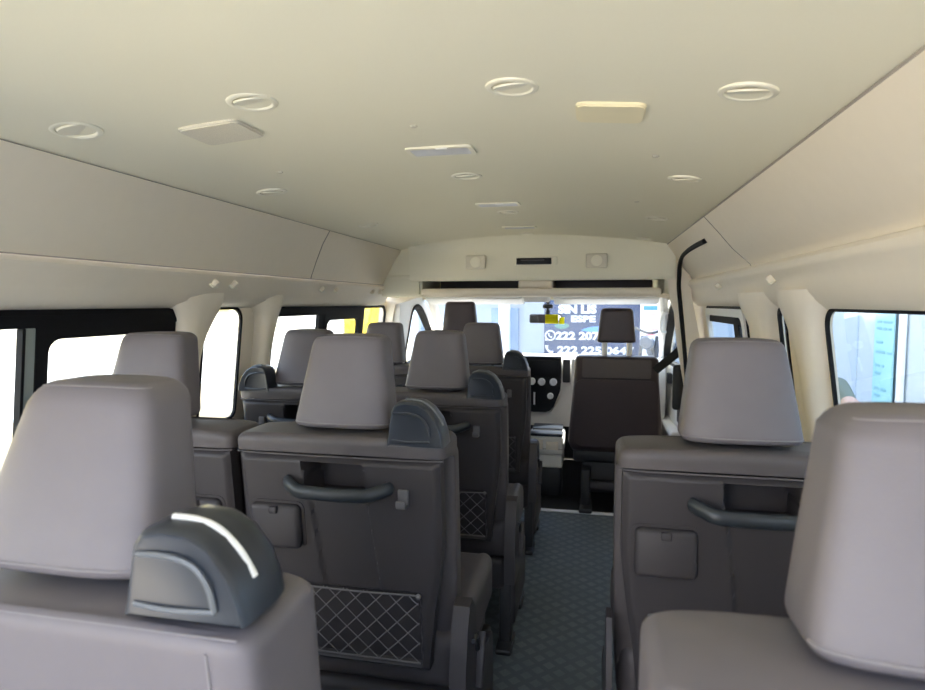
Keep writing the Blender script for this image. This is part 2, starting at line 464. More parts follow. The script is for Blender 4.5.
# front bulkhead above the windscreen
b = MB(); rings = []
prof = [(3.30, 1.655), (3.335, 1.640), (3.365, 1.612), (3.385, 1.575), (3.395, 1.52), (3.398, 1.44), (3.400, 1.415), (3.406, 1.408), (3.46, 1.408), (3.46, 1.70), (3.30, 1.70)]
for k in range(29):
    x = lerp(-1.03, .44, k/28); t = (x+.32)/.72; bow = .05*t*t
    rings.append([(x, y-bow*(0.6 if i < 8 else .6), min(z, zc(x)+.012) if i < 3 else z) for i, (y, z) in enumerate(prof)])
b.loft(rings)
struct(b.make('wall_front', 'headliner', angle=40), 'cream bulkhead panel over the front seats with speakers and clock', 'wall')
# cab roof, shelf recess and lip
b = MB(); b.rbox((-.36, 3.475, 1.60), (2.1, .03, .38), .004); b.rbox((-1.17, 3.45, 1.50), (.36, .05, .34), .004); b.rbox((.56, 3.455, 1.50), (.24, .05, .34), .004); b.rbox((-.36, 3.82, 1.432), (1.9, .80, .02), .004); b.rbox((-.36, 4.16, 1.37), (1.9, .03, .14), .004)
b.rbox((-1.12, 3.80, 1.375), (.29, .70, .115), .01); b.rbox((.50, 3.82, 1.375), (.20, .62, .115), .01)
struct(b.make('ceiling_cab', 'headliner'), 'cab roof above the overhead shelf', 'ceiling')
b = MB(); b.rbox((-.30, 3.67, 1.336), (1.36, .42, .035), .012); b.rbox((-.30, 3.455, 1.344), (1.36, .05, .042), .015)
s_ = empty('overhead_shelf', (-.3, 3.5, 1.33), 'cream overhead shelf with dark slot above the windscreen', 'shelf')
for v in range(len(b.v)): b.v[v] = tuple(Vector(b.v[v])-Vector((-.3, 3.5, 1.33)))
b.make('shelf_board', 'trim', s_)
b = MB(); b.rbox((-.31+.3, 3.62-3.5, 1.386-1.33), (.20, .30, .05), .012); b.make('divider', 'trim', s_)
b = MB(); b.rbox((0, 3.67-3.5, 1.356-1.33), (1.34, .40, .008), .002); b.rbox((0, 3.87-3.5, 1.388-1.33), (1.34, .02, .07), .002); b.make('liner', 'brown2', s_)
b = MB(); b.tube(smooth_path([(.62, -.05, .0), (.70, -.04, -.012), (.74, .02, -.014)]), .012, 8); b.make('shelf_end', 'trim', s_)

# cab sides: doors with windows
def cab_door(name, fx, sgn, label, n_win):
    e = bpy.data.objects.new(name, None); COL.objects.link(e); e.location = (fx(4.1), 4.1, 0); struct(e, label, 'door')
    L = Vector(e.location)
    mp = lambda u, v, w: tuple(Vector((fx(u)-sgn*(max(0, v-.9)*.14)+sgn*w, u, v))-L)
    outer = [(3.74, .05), (4.9, .05), (4.9, .88), (4.76, .96), (4.45, 1.16), (4.2, 1.29), (4.1, 1.33), (3.9, 1.335), (3.74, 1.335)]
    hole = smooth2([(3.96, .86), (3.96, 1.10), (3.975, 1.22), (4.02, 1.265), (4.09, 1.268), (4.20, 1.222), (4.45, 1.05), (4.62, .92), (4.60, .86), (4.2, .85)])
    MB().plate(outer, [hole], 0, .05, mp).make('door_trim', 'white', e)
    c = (4.1, 1.04)
    inn = [(c[0]+(u-c[0])*.95, c[1]+(v-c[1])*.90) for u, v in hole]
    MB().ring(hole, inn, -.008, .04, mp).make('window_seal', 'rubber', e)
    MB().prism(hole, .02, .024, mp).make('pane', 'glass', e)
    b = MB(); b.rbox(mp(3.95, .58, -.012), (.03, .10, .11), .006); b.make('handle_recess', 'black', e)
    b = MB(); b.rbox(mp(4.2, .45, -.03), (.07, .60, .05), .02); b.make('armrest', 'dash', e)
    b = MB(); b.rbox(mp(4.35, .76, -.012), (.03, .08, .07), .006); b.make('switch_plate', 'black', e)
    return e
def smooth2(P, n=5):
    Q = [Vector((p[0], p[1], 0)) for p in P]; R = []; N = len(Q)
    for i in range(N):
        p0, p1, p2, p3 = Q[i-1], Q[i], Q[(i+1) % N], Q[(i+2) % N]
        for k in range(n):
            t = k/n
            v = .5*((2*p1)+(p2-p0)*t+(2*p0-5*p1+4*p2-p3)*t*t+(3*p1-p0-3*p2+p3)*t**3); R.append((v.x, v.y))
    return R
cab_door('door_2', lambda u: -1.29+(u-3.5)*.09, -1, 'driver door seen between headrests at the front left', 7)
cab_door('door_3', lambda u: .60-(u-3.5)*.05, 1, 'white front passenger door beside the brown seat', 8)
# windscreen
WT = [(-1.10, 4.10, 1.325), (.46, 4.10, 1.325), (.56, 4.80, .84), (-1.16, 4.80, .84)]
b = MB(); nn = []
for k in range(13):
    t = k/12; bow = .10*(1-(2*t-1)**2)
    a = Vector(WT[0]).lerp(Vector(WT[1]), t); c = Vector(WT[3]).lerp(Vector(WT[2]), t)
    a.y += bow*.6; c.y += bow
    nn.append([a, c, c+Vector((0, .006, .004)), a+Vector((0, .006, .004))])
b.loft(nn)
struct(b.make('window_7', 'wglass'), 'hazy windscreen in front of the dashboard', 'window')
for nm, T, B_, lab in (('pillar_left_4', WT[0], WT[3], 'cream pillar at the left end of the windscreen'), ('pillar_right_4', WT[1], WT[2], 'cream pillar at the right end of the windscreen')):
    b = MB(); sx = -1 if 'left' in nm else 1
    P = [Vector(T)+Vector((0, -.18, .03)), Vector(T), Vector(B_), Vector(B_)+Vector((0, .1, -.1))]
    b.tube(smooth_path(P, 6), .034, 10); struct(b.make(nm, 'white'), lab, 'pillar')
# front end below the windscreen
b = MB(); b.rbox((-.33, 4.93, .42), (1.72, .06, .84), .02)
struct(b.make('wall_cab_front', 'black'), 'dark firewall below the windscreen', 'wall')
b = MB(); b.rbox((-.35, 4.28, -.02), (1.95, 1.24, .05), 0)
struct(b.make('floor_cab', 'black'), 'dark floor of the cab', 'floor')

# ------------------------------------------------------------------ ceiling fittings
def vent(x, y, label, tilt=.35, rz=0):
    e = empty('ceiling_vent', (x, y, zc(x)), label, 'air vent', 'round air vents in the ceiling', rz)
    return e
def vent_parts(e):
    MB().lathe([(.036, .006), (.0365, -.001), (.039, -.0035), (.045, -.004), (.049, -.002), (.0505, .004)], (0, 0, 0), 36).make('ring', 'lamp', e)
    b = MB(); b.lathe([(.0355, .003), (.035, -.0005), (.025, -.002), (.001, -.002)], (0, 0, 0), 32)
    R = Matrix.Rotation(radians(13), 3, 'X')
    b.v = [tuple(R @ Vector(p)) for p in b.v]; b.make('louvre', 'lamp', e)
    b = MB(); b.lathe([(.0375, .004), (.0375, .0025), (.001, .0025)], (0, 0, 0), 32); b.make('throat', 'seam', e)
VENTS = [
    (0.240, 1.052, 'largest-looking round vent nearest on the right side of the ceiling'),
    (-0.136, 1.045, 'round vent left of the plain square ceiling cover, near the top centre'),
    (-0.607, 1.016, 'round vent just behind the slanting square cover on the left'),
    (-0.968, 0.996, 'nearest round vent beside the left ceiling seam'),
    (0.245, 1.734, 'second round vent along the right edge of the ceiling'),
    (-0.360, 1.755, 'round vent in front of the nearest ceiling lamp'),
    (-0.943, 1.677, 'second round vent beside the left ceiling seam'),
    (0.251, 2.491, 'third round vent along the right edge of the ceiling'),
    (-0.335, 2.474, 'round vent in front of the second ceiling lamp'),
    (-0.939, 2.466, 'third round vent beside the left ceiling seam'),
    (0.266, 3.240, 'farthest round vent on the right, close to the bulkhead'),
    (-0.340, 3.250, 'small far round vent just before the bulkhead clock'),
    (-0.940, 3.220, 'farthest round vent on the left, close to the bulkhead'),
]
v0 = None
for x, y, lab in VENTS:
    if v0 is None: v0 = vent(x, y, lab); vent_parts(v0); e = v0
    else: e = dup(v0, (x, y, zc(x)), 0, lab)
    e.scale = (.92,)*3 if y < 3.05 else (.8,)*3
    e.rotation_euler = (0, math.atan(.216*(x+.35)), random.uniform(-.6, .6))
# square covers
def cover(x, y, w, d, lab, m='cover'):
    e = MB().prism(rrect(-w/2+.003, w/2-.003, -d/2+.003, d/2-.003, .014), -.0075, -.005, lambda u, v, q: (u, v, q)).prism(rrect(-w/2, w/2, -d/2, d/2, .016), -.005, .003, lambda u, v, q: (u, v, q)).make('ceiling_cover', m)
    e.location = (x, y, zc(x)); e.rotation_euler = (0, math.atan(.216*(x+.35)), 0); return tag(e, lab, 'ceiling cover')
cover(.031, 1.176, .125, .105, 'plain cream square cover on the ceiling right of centre')
cover(-.750, 1.137, .135, .115, 'slightly darker square cover on the left of the ceiling', 'grille')
# ceiling lamps
def lamp(y, label):
    e = empty('ceiling_lamp', (-.362, y, zc(-.362)), label, 'ceiling lamp', 'rectangular lamps along the middle of the ceiling')
    return e
l0 = lamp(1.450, 'nearest rectangular lamp in the middle of the ceiling')
b = MB(); b.ring(rrect(-.083, .083, -.042, .042, .014), rrect(-.072, .072, -.031, .031, .010), -.005, .004, lambda u, v, w: (u, v, w)); b.make('frame', 'lamp', l0)
MB().rbox((0, 0, -.001), (.146, .064, .008), .003).make('lens', 'lens', l0)
MB().rbox((.01, -.036, -.005), (.03, .007, .005), .002).make('switch', 'white', l0)
for y, lab in ((2.268, 'second rectangular ceiling lamp, halfway along the cabin'), (2.971, 'farthest rectangular ceiling lamp, near the bulkhead')):
    dup(l0, (-.345, y, zc(-.345)), 0, lab)
# little plugs
p0 = None
for x, y, lab in ((-.369, 1.243, 'tiny grey plug in the ceiling behind the nearest lamp'), (.146, 1.504, 'tiny grey plug in the ceiling near the second right vent'), (.150, 2.15, 'tiny grey plug in the ceiling farther along on the right'), (-.815, 1.492, 'tiny grey plug in the ceiling on the left')):
    if p0 is None:
        p0 = MB().lathe([(.008, .002), (.008, -.002), (.006, -.003), (.001, -.003)], (0, 0, 0), 14).make('ceiling_plug', 'grille'); e = p0
    else: e = p0.copy(); COL.objects.link(e)
    e.location = (x, y, zc(x)); tag(e, lab, 'ceiling plug', 'plugs in the ceiling')
# coat hooks on the soffits
def coat_hook(x, y, z, sgn, label):
    e = empty('coat_hook', (x, y, z), label, 'coat hook', 'coat hooks above the side windows'); return e
def hook_parts(e, sgn):
    R = Matrix.Rotation(sgn*radians(50), 3, 'Y')
    b = MB(); b.rbox((0, 0, 0), (.006, .030, .034), .003); b.v = [tuple(R @ Vector(p)) for p in b.v]; b.make('plate', 'lamp', e)
    b = MB(); b.rbox((-sgn*.012, 0, -.006), (.022, .014, .020), .005); b.v = [tuple(R @ Vector(p)) for p in b.v]; b.make('knob', 'trim', e)
h0 = coat_hook(-1.219, 1.77, 1.340, -1, 'first coat hook above the left pillar, nearest the rear'); hook_parts(h0, -1)
for y, lab in ((1.88, 'coat hook just ahead of the nearest left one'), (2.58, 'third coat hook on the left soffit'), (2.74, 'fourth coat hook on the left soffit'), (3.24, 'fifth coat hook on the left, near the driver'), (3.36, 'farthest coat hook on the left soffit')):
    dup(h0, (-1.219, y, 1.340), 0, lab)
h1 = coat_hook(.526, 1.92, 1.345, 1, 'coat hook on the right above the nearer pillar'); hook_parts(h1, 1)
dup(h1, (.526, 2.66, 1.345), 0, 'coat hook on the right above the sliding door window')

# bulkhead fittings
def speaker(x, lab):
    e = empty('speaker', (x, 3.365, 1.51), lab, 'speaker', 'speakers in the bulkhead'); return e
sp = speaker(-.638, 'square cream speaker grille left of the bulkhead clock')
MB().rbox((0, -.002, 0), (.115, .016, .078), .008).make('cover', 'grille', sp)
MB().lathe([(.030, .0), (.030, -.013), (.026, -.015), (.001, -.013)], (0, 0, 0), 28, 'y').make('cone', 'lamp', sp)
dup(sp, (.030, 3.365, 1.51), 0, 'square cream speaker grille right of the bulkhead clock')
e = empty('clock_display', (-.300, 3.388, 1.513), 'black digital clock strip in the middle of the bulkhead', 'clock')
MB().rbox((0, 0, 0), (.235, .012, .048), .006).make('bezel', 'lamp', e)
MB().rbox((-.012, -.006, 0), (.195, .008, .036), .003).make('screen', 'gloss', e)
b = MB(); 
b.rbox((-.02, -.0105, .006), (.13, .002, .004), .0008)
b.make('indicator', 'hook', e)

# ------------------------------------------------------------------ seats
def yr(z): return -.048+(.985-z)*.11           # rear face of the back shell
def build_seat(m, label, group, kind='A'):
    plain = kind in 'BC'                          # rear row: fully upholstered back
    root = empty('passenger_seat', (0, 0, 0), label, 'seat', group)
    P = lambda b, n, mt, par=root, angle=38: b.make(n, mt, par, angle, m)
    # upholstered back with a shoulder pad
    b = MB(); rings = []
    for z in [.40, .42, .45, .55, .65, .75, .85, .92, .932, .940, .948, .956, .964, .970, .976, .981, .985, .988, .990]:
        r = .020; t = .991-z; ins = 0 if t > r else r-sqrt(max(0, r*r-(r-t)**2))
        if z < .43: ins = (.43-z)*.6
        w = .494-.016*sstep(.75, .40, z); top = 1 if plain else sstep(.936, .946, z)
        y0 = yr(z)+(.092*(1-top))-.004*top; y1 = yr(z)+.150+.02*sstep(.7, .45, z)
        w -= ins*2; y0 += ins*.9; y1 -= ins*.9
        rings.append([(x, (y0+y1)/2+y, z-.006*abs(x/.245)**3*sstep(.93, .99, z)) for x, y in sellipse(w, y1-y0, 10, 56)])
    b.loft(rings); back = P(b, 'backrest', 'leather' if plain else 'cap', angle=60)
    # stitched welt round the shoulder pad
    b = MB(); pts = []
    for k in range(25):
        x = lerp(-.243, .243, k/24); pts.append((x, yr(.944)-.004+.01*abs(x/.243)**8, .9425))
    if plain: pts = [(p[0]*.965, yr(.982)+.002, .984) for p in pts]
    b.tube(pts, .0012 if plain else .0019, 6); P(b, 'welt', 'piping' if plain else 'welt', back)
    if plain:
        b = MB(); b.tube([(.205+.012*(.96-z), yr(z)-.003, z) for z in [lerp(.45, .97, k/12) for k in range(13)]], .0018, 6); P(b, 'stitching', 'piping', back)
    # hard back shell with pocket
    nx_, nz_ = 84, 96; vs = []; fs = []
    z0, z1 = .438, .938
    def dep(x, z):
        d = 0.
        t = (.92-z)/.30; cx_ = (.036 if kind == 'D' else 0)+lerp(-.010, .026, max(0, min(1, t))); hw = lerp(.070, .068, max(0, min(1, t)))
        inch = sstep(hw+.002, hw-.004, abs(x-cx_))
        if z > .63: d = max(d, inch*(.008+.072*sstep(.838, .850, z))*sstep(.925, .919, z))
        net = sstep(-.178, -.172, x)*sstep(.184, .178, x)*sstep(.632, .626, z)*sstep(.452, .458, z)
        d = max(d, net*.016)
        return d
    for i in range(nx_+1):
        for j in range(nz_+1):
            z = lerp(z0, z1, j/nz_); hw = lerp(.196, .236, sstep(.40, .80, z)); x = lerp(-hw, hw, i/nx_)
            e = min(min(i, nx_-i)/nx_*2*hw, (z1-z)*1.3, (z-z0)*1.3)
            vs.append((x, yr(z)-.004+dep(x, z)+.010*(1-sstep(0, .014, e)), z))
    W_ = nz_+1
    for i in range(nx_):
        for j in range(nz_): a = i*W_+j; fs.append((a, a+1, a+W_+1, a+W_))
    rim = [i*W_ for i in range(nx_+1)]+[nx_*W_+j for j in range(1, nz_+1)]+[i*W_+nz_ for i in range(nx_-1, -1, -1)]+[j for j in range(nz_-1, 0, -1)]
    o = len(vs)
    for k in rim: vs.append((vs[k][0], vs[k][1]+.035, vs[k][2]))
    for k in range(len(rim)): q = (k+1) % len(rim); fs.append((rim[k], rim[q], o+q, o+k))
    b = MB().add(vs, fs)
    if not plain: P(b, 'back_panel', 'panel', angle=50)
    # headrest
    H0, H1, wb, wt, ex, rt, tl = {'A': (.994, 1.207, .236, .172, 5.5, .018, .045), 'D': (.994, 1.206, .238, .176, 5.5, .018, .045),
                                  'B': (1.000, 1.203, .246, .160, 6., .022, .055), 'C': (.992, 1.188, .246, .162, 6., .022, .055)}[kind]
    b = MB(); rings = []; HH = H1-H0
    zz = [0, .003, .007, .012, .018, .026, .05, .09, .13, HH-.05, HH-.036, HH-.026, HH-.020, HH-.014, HH-.009, HH-.005, HH-.002, HH-.0006]
    for q in zz:
        z = H0+q; t = q/HH
        w = lerp(wb, wt, t**1.1); d = lerp(.100, .085, t)
        tt = HH-q; ins = 0 if tt > rt else rt-sqrt(max(0, rt*rt-(rt-tt)**2))
        r2 = .016; ins2 = 0 if q > r2 else r2-sqrt(max(0, r2*r2-(r2-q)**2))
        ii = ins+ins2; cy = .050+tl*t
        rings.append([(x, cy+y-.010*(1-(2*x/w)**2)*(y < 0), z-.004*(2*x/w)**2*(t > .9)) for x, y in sellipse(w-2*ii, d-2*ii*.9, ex, 64)])
    if kind == 'B': rings = [[(x-.020, y, z) for x, y, z in r_] for r_ in rings]
    b.loft(rings); hd = P(b, 'headrest', 'leather', angle=70)
    b = MB(); b.tube([Vector(rings[15][k]) for k in range(35, 62)], .0009, 6); P(b, 'piping', 'piping', hd)
    b = MB(); b.tube([Vector(rings[3][k]) for k in range(34, 62)], .0018, 6); P(b, 'piping', 'piping', hd)
    for x in (-.06, .06):
        b = MB(); b.tube([(x, .055, .97), (x, .055, H0+.02)], .007, 10); P(b, 'headrest_post', 'black')
    # belt outlet housing on the shoulder
    if kind in 'AB':
        b = MB()
        up = .016 if kind == 'B' else 0; lb = .026 if kind == 'B' else 0
        out = [(.118, .974+lb), (.121, .990+lb*.8), (.126, 1.025+up), (.131, 1.052+up), (.140, 1.066+up), (.160, 1.0715+up), (.190, 1.069+up), (.212, 1.056+up), (.232, 1.030+up), (.243, 1.000+lb*.6), (.247, .974+lb)]
        cxx, czz = .190, .985+lb; rings = []
        for y, s_ in ((-.050, .88), (-.0515, .93), (-.049, .97), (-.042, .992), (-.034, 1), (.004, 1.0), (.022, .96), (.034, .86), (.040, .7)):
            rings.append([(cxx+(x-cxx)*s_, y, czz+(z-czz)*(s_ if z > czz else 1)) for x, z in out])
        b.loft(rings); hs = P(b, 'belt_housing', 'housing', angle=45)
        b = MB(); pts = smooth_path([(.158, -.026, 1.072), (.180, -.024, 1.0705), (.202, -.022, 1.063), (.223, -.020, 1.0425), (.237, -.018, 1.017)], 5)
        b.tube([p+Vector((.000, 0, up)) for p in pts], .0036, 8); P(b, 'edge_strip', 'strip' if kind == 'B' else 'edge', hs)  # grey tone on the other seats stands in for an edge highlight
        b = MB(); pts = smooth_path([(.137, -.0505, 1.044), (.170, -.052, 1.045), (.196, -.052, 1.038), (.211, -.052, 1.020), (.216, -.051, .996)], 5)
        b.tube([p+Vector((0, 0, up)) for p in pts], .0030, 6); P(b, 'inset_rib', 'edge' if kind == 'B' else 'housing', hs)
        b = MB(); pts = smooth_path([(.132, -.0505, .986+lb), (.17, -.052, .984+lb), (.216, -.051, .986+lb)], 4); b.tube(pts, .0028, 6)
        P(b, 'lower_rib', 'edge' if kind == 'B' else 'housing', hs)
    if not plain: back_fittings(P, .040 if kind == 'D' else .024)
    # cushion, side covers, base
    b = MB(); b.rbox((.012, .33, .405), (.492, .50, .13), .045, 5, fn=lambda p: (p.x, p.y, p.z+.040*sstep(.13, .25, abs(p.x))*(p.z > 0)))
    P(b, 'seat_cushion', 'cap', angle=60)
    for s_ in (-1, 1):
        if s_ < 0 and kind in 'AB': continue
        b = MB()
        prof = [(-.02, .30), (-.015, .46), (.005, .545), (.03, .592), (.06, .600), (.10, .555), (.12, .46), (.16, .40), (.30, .37), (.32, .30)]
        b.prism(prof, .2495 if s_ > 0 else -.262, .288 if s_ > 0 else -.2495, lambda u, v, w: (w, u, v)); cv = P(b, 'recliner_cover', 'panel')
        if s_ > 0:
            b = MB(); b.tube(smooth_path([(.294, .10, .36), (.296, .12, .42), (.294, .15, .47)]), .011, 8, .6); P(b, 'lever', 'panel', cv)
            b = MB(); b.tube(smooth_path([(.2915, .05, .50), (.2915, .09, .49), (.2915, .105, .45)]), .006, 8); P(b, 'slot', 'black', cv)
    b = MB(); b.rbox((.02, .30, .29), (.44, .46, .12), .02, 3); P(b, 'seat_base', 'panel')
    b = MB(); b.rbox((.262, .27, .20), (.03, .36, .22), .012, 3); P(b, 'side_skirt', 'panel')
    for x in (-.19, .24):
        for y in (.12, .46):
            b = MB(); b.rbox((x, y, .15), (.045, .07, .30), .008, 2); b.rbox((x, y-.02, .012), (.06, .14, .024), .008, 2); P(b, 'leg', 'black')
    return root

def back_fittings(P, hx_):
    # grab handle
    b = MB(); y_ = yr(.865)
    pts = [(-.142, y_+.004, .880), (-.140, y_-.008, .879), (-.133, y_-.018, .877), (-.108, y_-.034, .869), (-.095, y_-.037, .867), (-.04, y_-.039, .866), (.0, y_-.039, .866), (.050, y_-.038, .867), (.066, y_-.035, .869), (.090, y_-.020, .875), (.098, y_-.009, .877), (.100, y_+.004, .878)]
    b.tube([(p[0]+hx_, p[1], p[2]) for p in pts], .0112, 12, 1.4); P(b, 'grab_handle', 'handle', angle=60)
    # folded cup holder with tab
    b = MB(); b.rbox((-.150, yr(.77)-.010, .774), (.122, .030, .102), .012, 4); cup = P(b, 'cup_holder', 'panel')
    b = MB(); b.rbox((-.150, yr(.8)-.022, .814), (.020, .012, .016), .003); P(b, 'tab', 'panel', cup)
    b = MB(); b.ring(rrect(-.218, -.082, .718, .832, .018), rrect(-.211, -.089, .724, .826, .014), -.003, .004, lambda u, v, w: (u, yr(v)+w-.003, v)); P(b, 'cup_recess', 'panel', cup)
    # bag hook
    b = MB(); y_ = yr(.85)-.006; b.rbox((.155, y_-.002, .858), (.024, .010, .038), .003); b.rbox((.155, y_-.014, .844), (.022, .020, .008), .003); b.rbox((.155, y_-.022, .850), (.022, .006, .014), .002)
    P(b, 'bag_hook', 'hook')
    # storage net
    b = MB(); xa, xb, za, zb_ = -.172, .178, .460, .628; step = .049
    def seg(p, q):
        b.tube([(p[0], yr(p[1])-.003, p[1]), ((p[0]+q[0])/2, yr((p[1]+q[1])/2)-.006, (p[1]+q[1])/2), (q[0], yr(q[1])-.003, q[1])], .0015, 4)
    for s_ in (1, -1):
        c = -1.
        while c < 1.:
            # line x = c + s*(z-za)
            pts = []
            zlo, zhi = za, zb_
            for zt_ in (xa, xb):
                zz_ = za+(zt_-c)/s_
            lo = max(za, min(za+(xa-c)/s_, za+(xb-c)/s_)); hi = min(zb_, max(za+(xa-c)/s_, za+(xb-c)/s_))
            if hi-lo > .006: seg((c+s_*(lo-za), lo), (c+s_*(hi-za), hi))
            c += step
    b.tube([(lerp(xa, xb, k/10), yr(zb_)-.004, zb_-.004*sin(pi*k/10)) for k in range(11)], .0022, 6)
    b.tube([(xa, yr(za)-.004, za), (xb, yr(za)-.004, za)], .002, 6)
    for x in (xa-.002, xb+.002): b.lathe([(.006, .002), (.006, -.004), (.001, -.006)], (x, yr(zb_)-.006, zb_), 10, 'y')
    net = P(b, 'storage_net', 'net')

ROWS = [.50, 1.26, 2.05, 2.94]
AX, WX, RX = -.545, -1.045, .306
GA, GW, GR = 'aisle seats on the left', 'window seats on the left', 'single seats on the right'
labs = ['grey-brown seat in the left foreground whose back shows handle, cup holder and net',
        'third seat along the aisle on the left, directly ahead of the seat with the net',
        'farthest dark passenger seat along the aisle, behind the dashboard screen']
hs_ = [1, .978, .978]
for k in range(3):
    at = (AX+(0, .012, .008)[k], ROWS[k+1], 0)
    if k == 0: sA = build_seat(1, labs[0], GA); sA.location = at; c = sA
    else: c = dup(sA, at, 0, labs[k])
    c.scale = (1, 1, hs_[k])
sN = build_seat(1, 'nearest taupe seat, cut off at the lower left, with large headrest and bluish belt housing', GA, 'B')
sN.location = (AX+.002, .515, 0); sN.scale = (1, 1, .990)
sW = build_seat(-1, 'window seat with taupe headrest beside the first cream left pillar', GW)
sW.location = (WX, ROWS[1], 0)
for k, (y, lab) in enumerate(((ROWS[2], 'window seat on the left with bluish housing standing against the bright window'), (2.90, 'farthest window seat on the left, its headrest dark below the yellow window corner'))):
    c = dup(sW, (WX+(.009, .007)[k], y, 0), 0, lab); c.scale = (1, 1, .978)
def shift_headrest(seat, dx):                   # headrests sit a little off centre
    for c in seat.children:
        if c.name.startswith('headrest'): c.location.x = dx
for o_ in list(COL.objects):
    if o_.name.startswith('passenger_seat') and o_.type == 'EMPTY' and o_ is not sN:
        win = o_.location.x < -.8; first = o_.location.y < 1.5
        shift_headrest(o_, (-.040 if first else (-.022 if o_.location.y < 2.5 else -.010)) if win else (-.012 if first else -.004))
sR = build_seat(1, 'single taupe seat on the right with handle and cup holder on its back', GR, 'D'); sR.location = (RX, ROWS[1]+.02, 0)
sQ = build_seat(1, 'nearest seat at the lower right, its huge pale headrest cut by the frame', GR, 'C'); sQ.location = (.298, .50, 0)

# front seats
def front_seat(name, loc, label, hz, wide):
    root = empty(name, loc, label, 'front seat')
    def yb(z): return -.05+(.96-z)*.10
    b = MB(); rings = []
    for z in [.36, .38, .42, .5, .6, .7, .8, .88, .92, .935, .945, .952, .957, .960]:
        r = .03; t = .9605-z; ins = 0 if t > r else r-sqrt(max(0, r*r-(r-t)**2))
        w = lerp(.565, .490, sstep(.35, .95, z))*wide; d = .16
        if z < .40: ins = (.40-z)*.8
        rings.append([(x, yb(z)+.08+y, z) for x, y in sellipse(w-2*ins, d-2*ins, 8, 44)])
    b.loft(rings); b.make('backrest', 'brown', root, 60)
    b = MB(); b.prism(rrect(-.200*wide, .200*wide, .832, .946, .012, 4), -.006, .01, lambda u, v, w: (u, yb(v)+w, v)); bd = b.make('upper_band', 'brown2', root)
    b = MB(); b.tube([(lerp(-.225, .225, k/12)*wide, yb(.826)-.001+.010*abs(k/6-1)**6, .826) for k in range(13)], .003, 6); b.make('seam_line', 'black', root)
    b = MB(); b.prism(rrect(-.245*wide, .245*wide, .40, .818, .05, 5), -.004, .02, lambda u, v, w: (u, yb(v)+w, v)); b.make('back_panel', 'brown', root)
    b = MB(); rings = []
    for q in [0, .004, .010, .018, .06, .10, .15, .18, .190, .198, .204, .2075, .209]:
        t = q/.209; w = lerp(.232, .185, t); d = .09
        r = .022; tt = .2092-q; i1 = 0 if tt > r else r-sqrt(max(0, r*r-(r-tt)**2))
        i2 = 0 if q > .014 else .014-sqrt(max(0, .014**2-(.014-q)**2)); ii = i1+i2
        rings.append([(x, .05+y, hz+q) for x, y in sellipse(w-2*ii, d-2*ii, 5, 44)])
    b.loft(rings); b.make('headrest', 'brown', root, 60)
    for x in (-.068, .078):
        MB().tube([(x, .045, .93), (x, .045, hz+.03)], .0165, 12).make('headrest_post', 'chromep', root)
    b = MB(); b.rbox((0, .29, .40), (.54*wide, .42, .14), .05, 5); b.make('seat_cushion', 'brown', root, 60)
    b = MB(); b.rbox((0, .10, .335), (.50*wide, .10, .10), .02, 3); b.make('rear_valance', 'black', root)
    b = MB(); b.rbox((.0, .3, .20), (.40*wide, .40, .24), .02, 3); b.make('seat_base', 'black', root)
    b = MB(); b.rbox((.02, .02, .155), (.42*wide, .05, .05), .01, 3); b.make('cross_bar', 'panel', root)
    for x in (-.17*wide, .17*wide):
        b = MB(); b.rbox((x, .06, .13), (.06, .14, .25), .012, 3); b.rbox((x, .02, .02), (.08, .22, .03), .01, 2); b.make('leg', 'black', root)
    return root
front_seat('front_passenger_seat', (.158, 3.72, 0), 'dark brown front passenger seat with headrest raised on two silver posts', 1.040, 1.0)
front_seat('driver_seat', (-.815, 3.72, 0), 'dark driver seat whose headrest rises before the windscreen at left', 1.080, 1.0)
# front passenger belt
e = empty('seat_belt', (.50, 3.56, 1.0), 'black seat belt running from the pillar to the brown front seat', 'seat belt')
def strap(pts, w, b, n):
    R = []
    for p in pts:
        p = Vector(p); R.append([p+n*w/2, p-n*w/2, p-n*w/2+Vector((0, .003, 0)), p+n*w/2+Vector((0, .003, 0))])
    b.loft(R)
b = MB(); strap([(.012, .0, .03), (-.02, .02, -.01), (-.07, .05, -.06), (-.125, .08, -.115)], .048, b, Vector((.73, 0, -.68)).normalized()); b.make('webbing', 'belt', e)
b = MB(); strap([(.015, .0, .03), (.035, .0, -.10), (.045, .0, -.34)], .050, b, Vector((1, 0, 0))); b.make('hanging_webbing', 'belt', e)
b = MB(); b.rbox((.012, .0, .045), (.05, .03, .07), .01); b.make('guide', 'black', e)
b = MB(); b.rbox((-.005, .015, -.20), (.060, .04, .26), .02); b.make('retractor_cover', 'black', e)
# grab handle on the right windscreen pillar
e = empty('pillar_handle', (.490, 4.25, 1.16), 'white grab handle on the right windscreen pillar', 'grab handle')
b = MB(); b.tube(smooth_path([(.02, .07, -.08), (-.012, .05, -.07), (-.022, .0, .0), (-.012, -.05, .05), (.02, -.06, .06)]), .010, 8); b.make('grip', 'white', e)

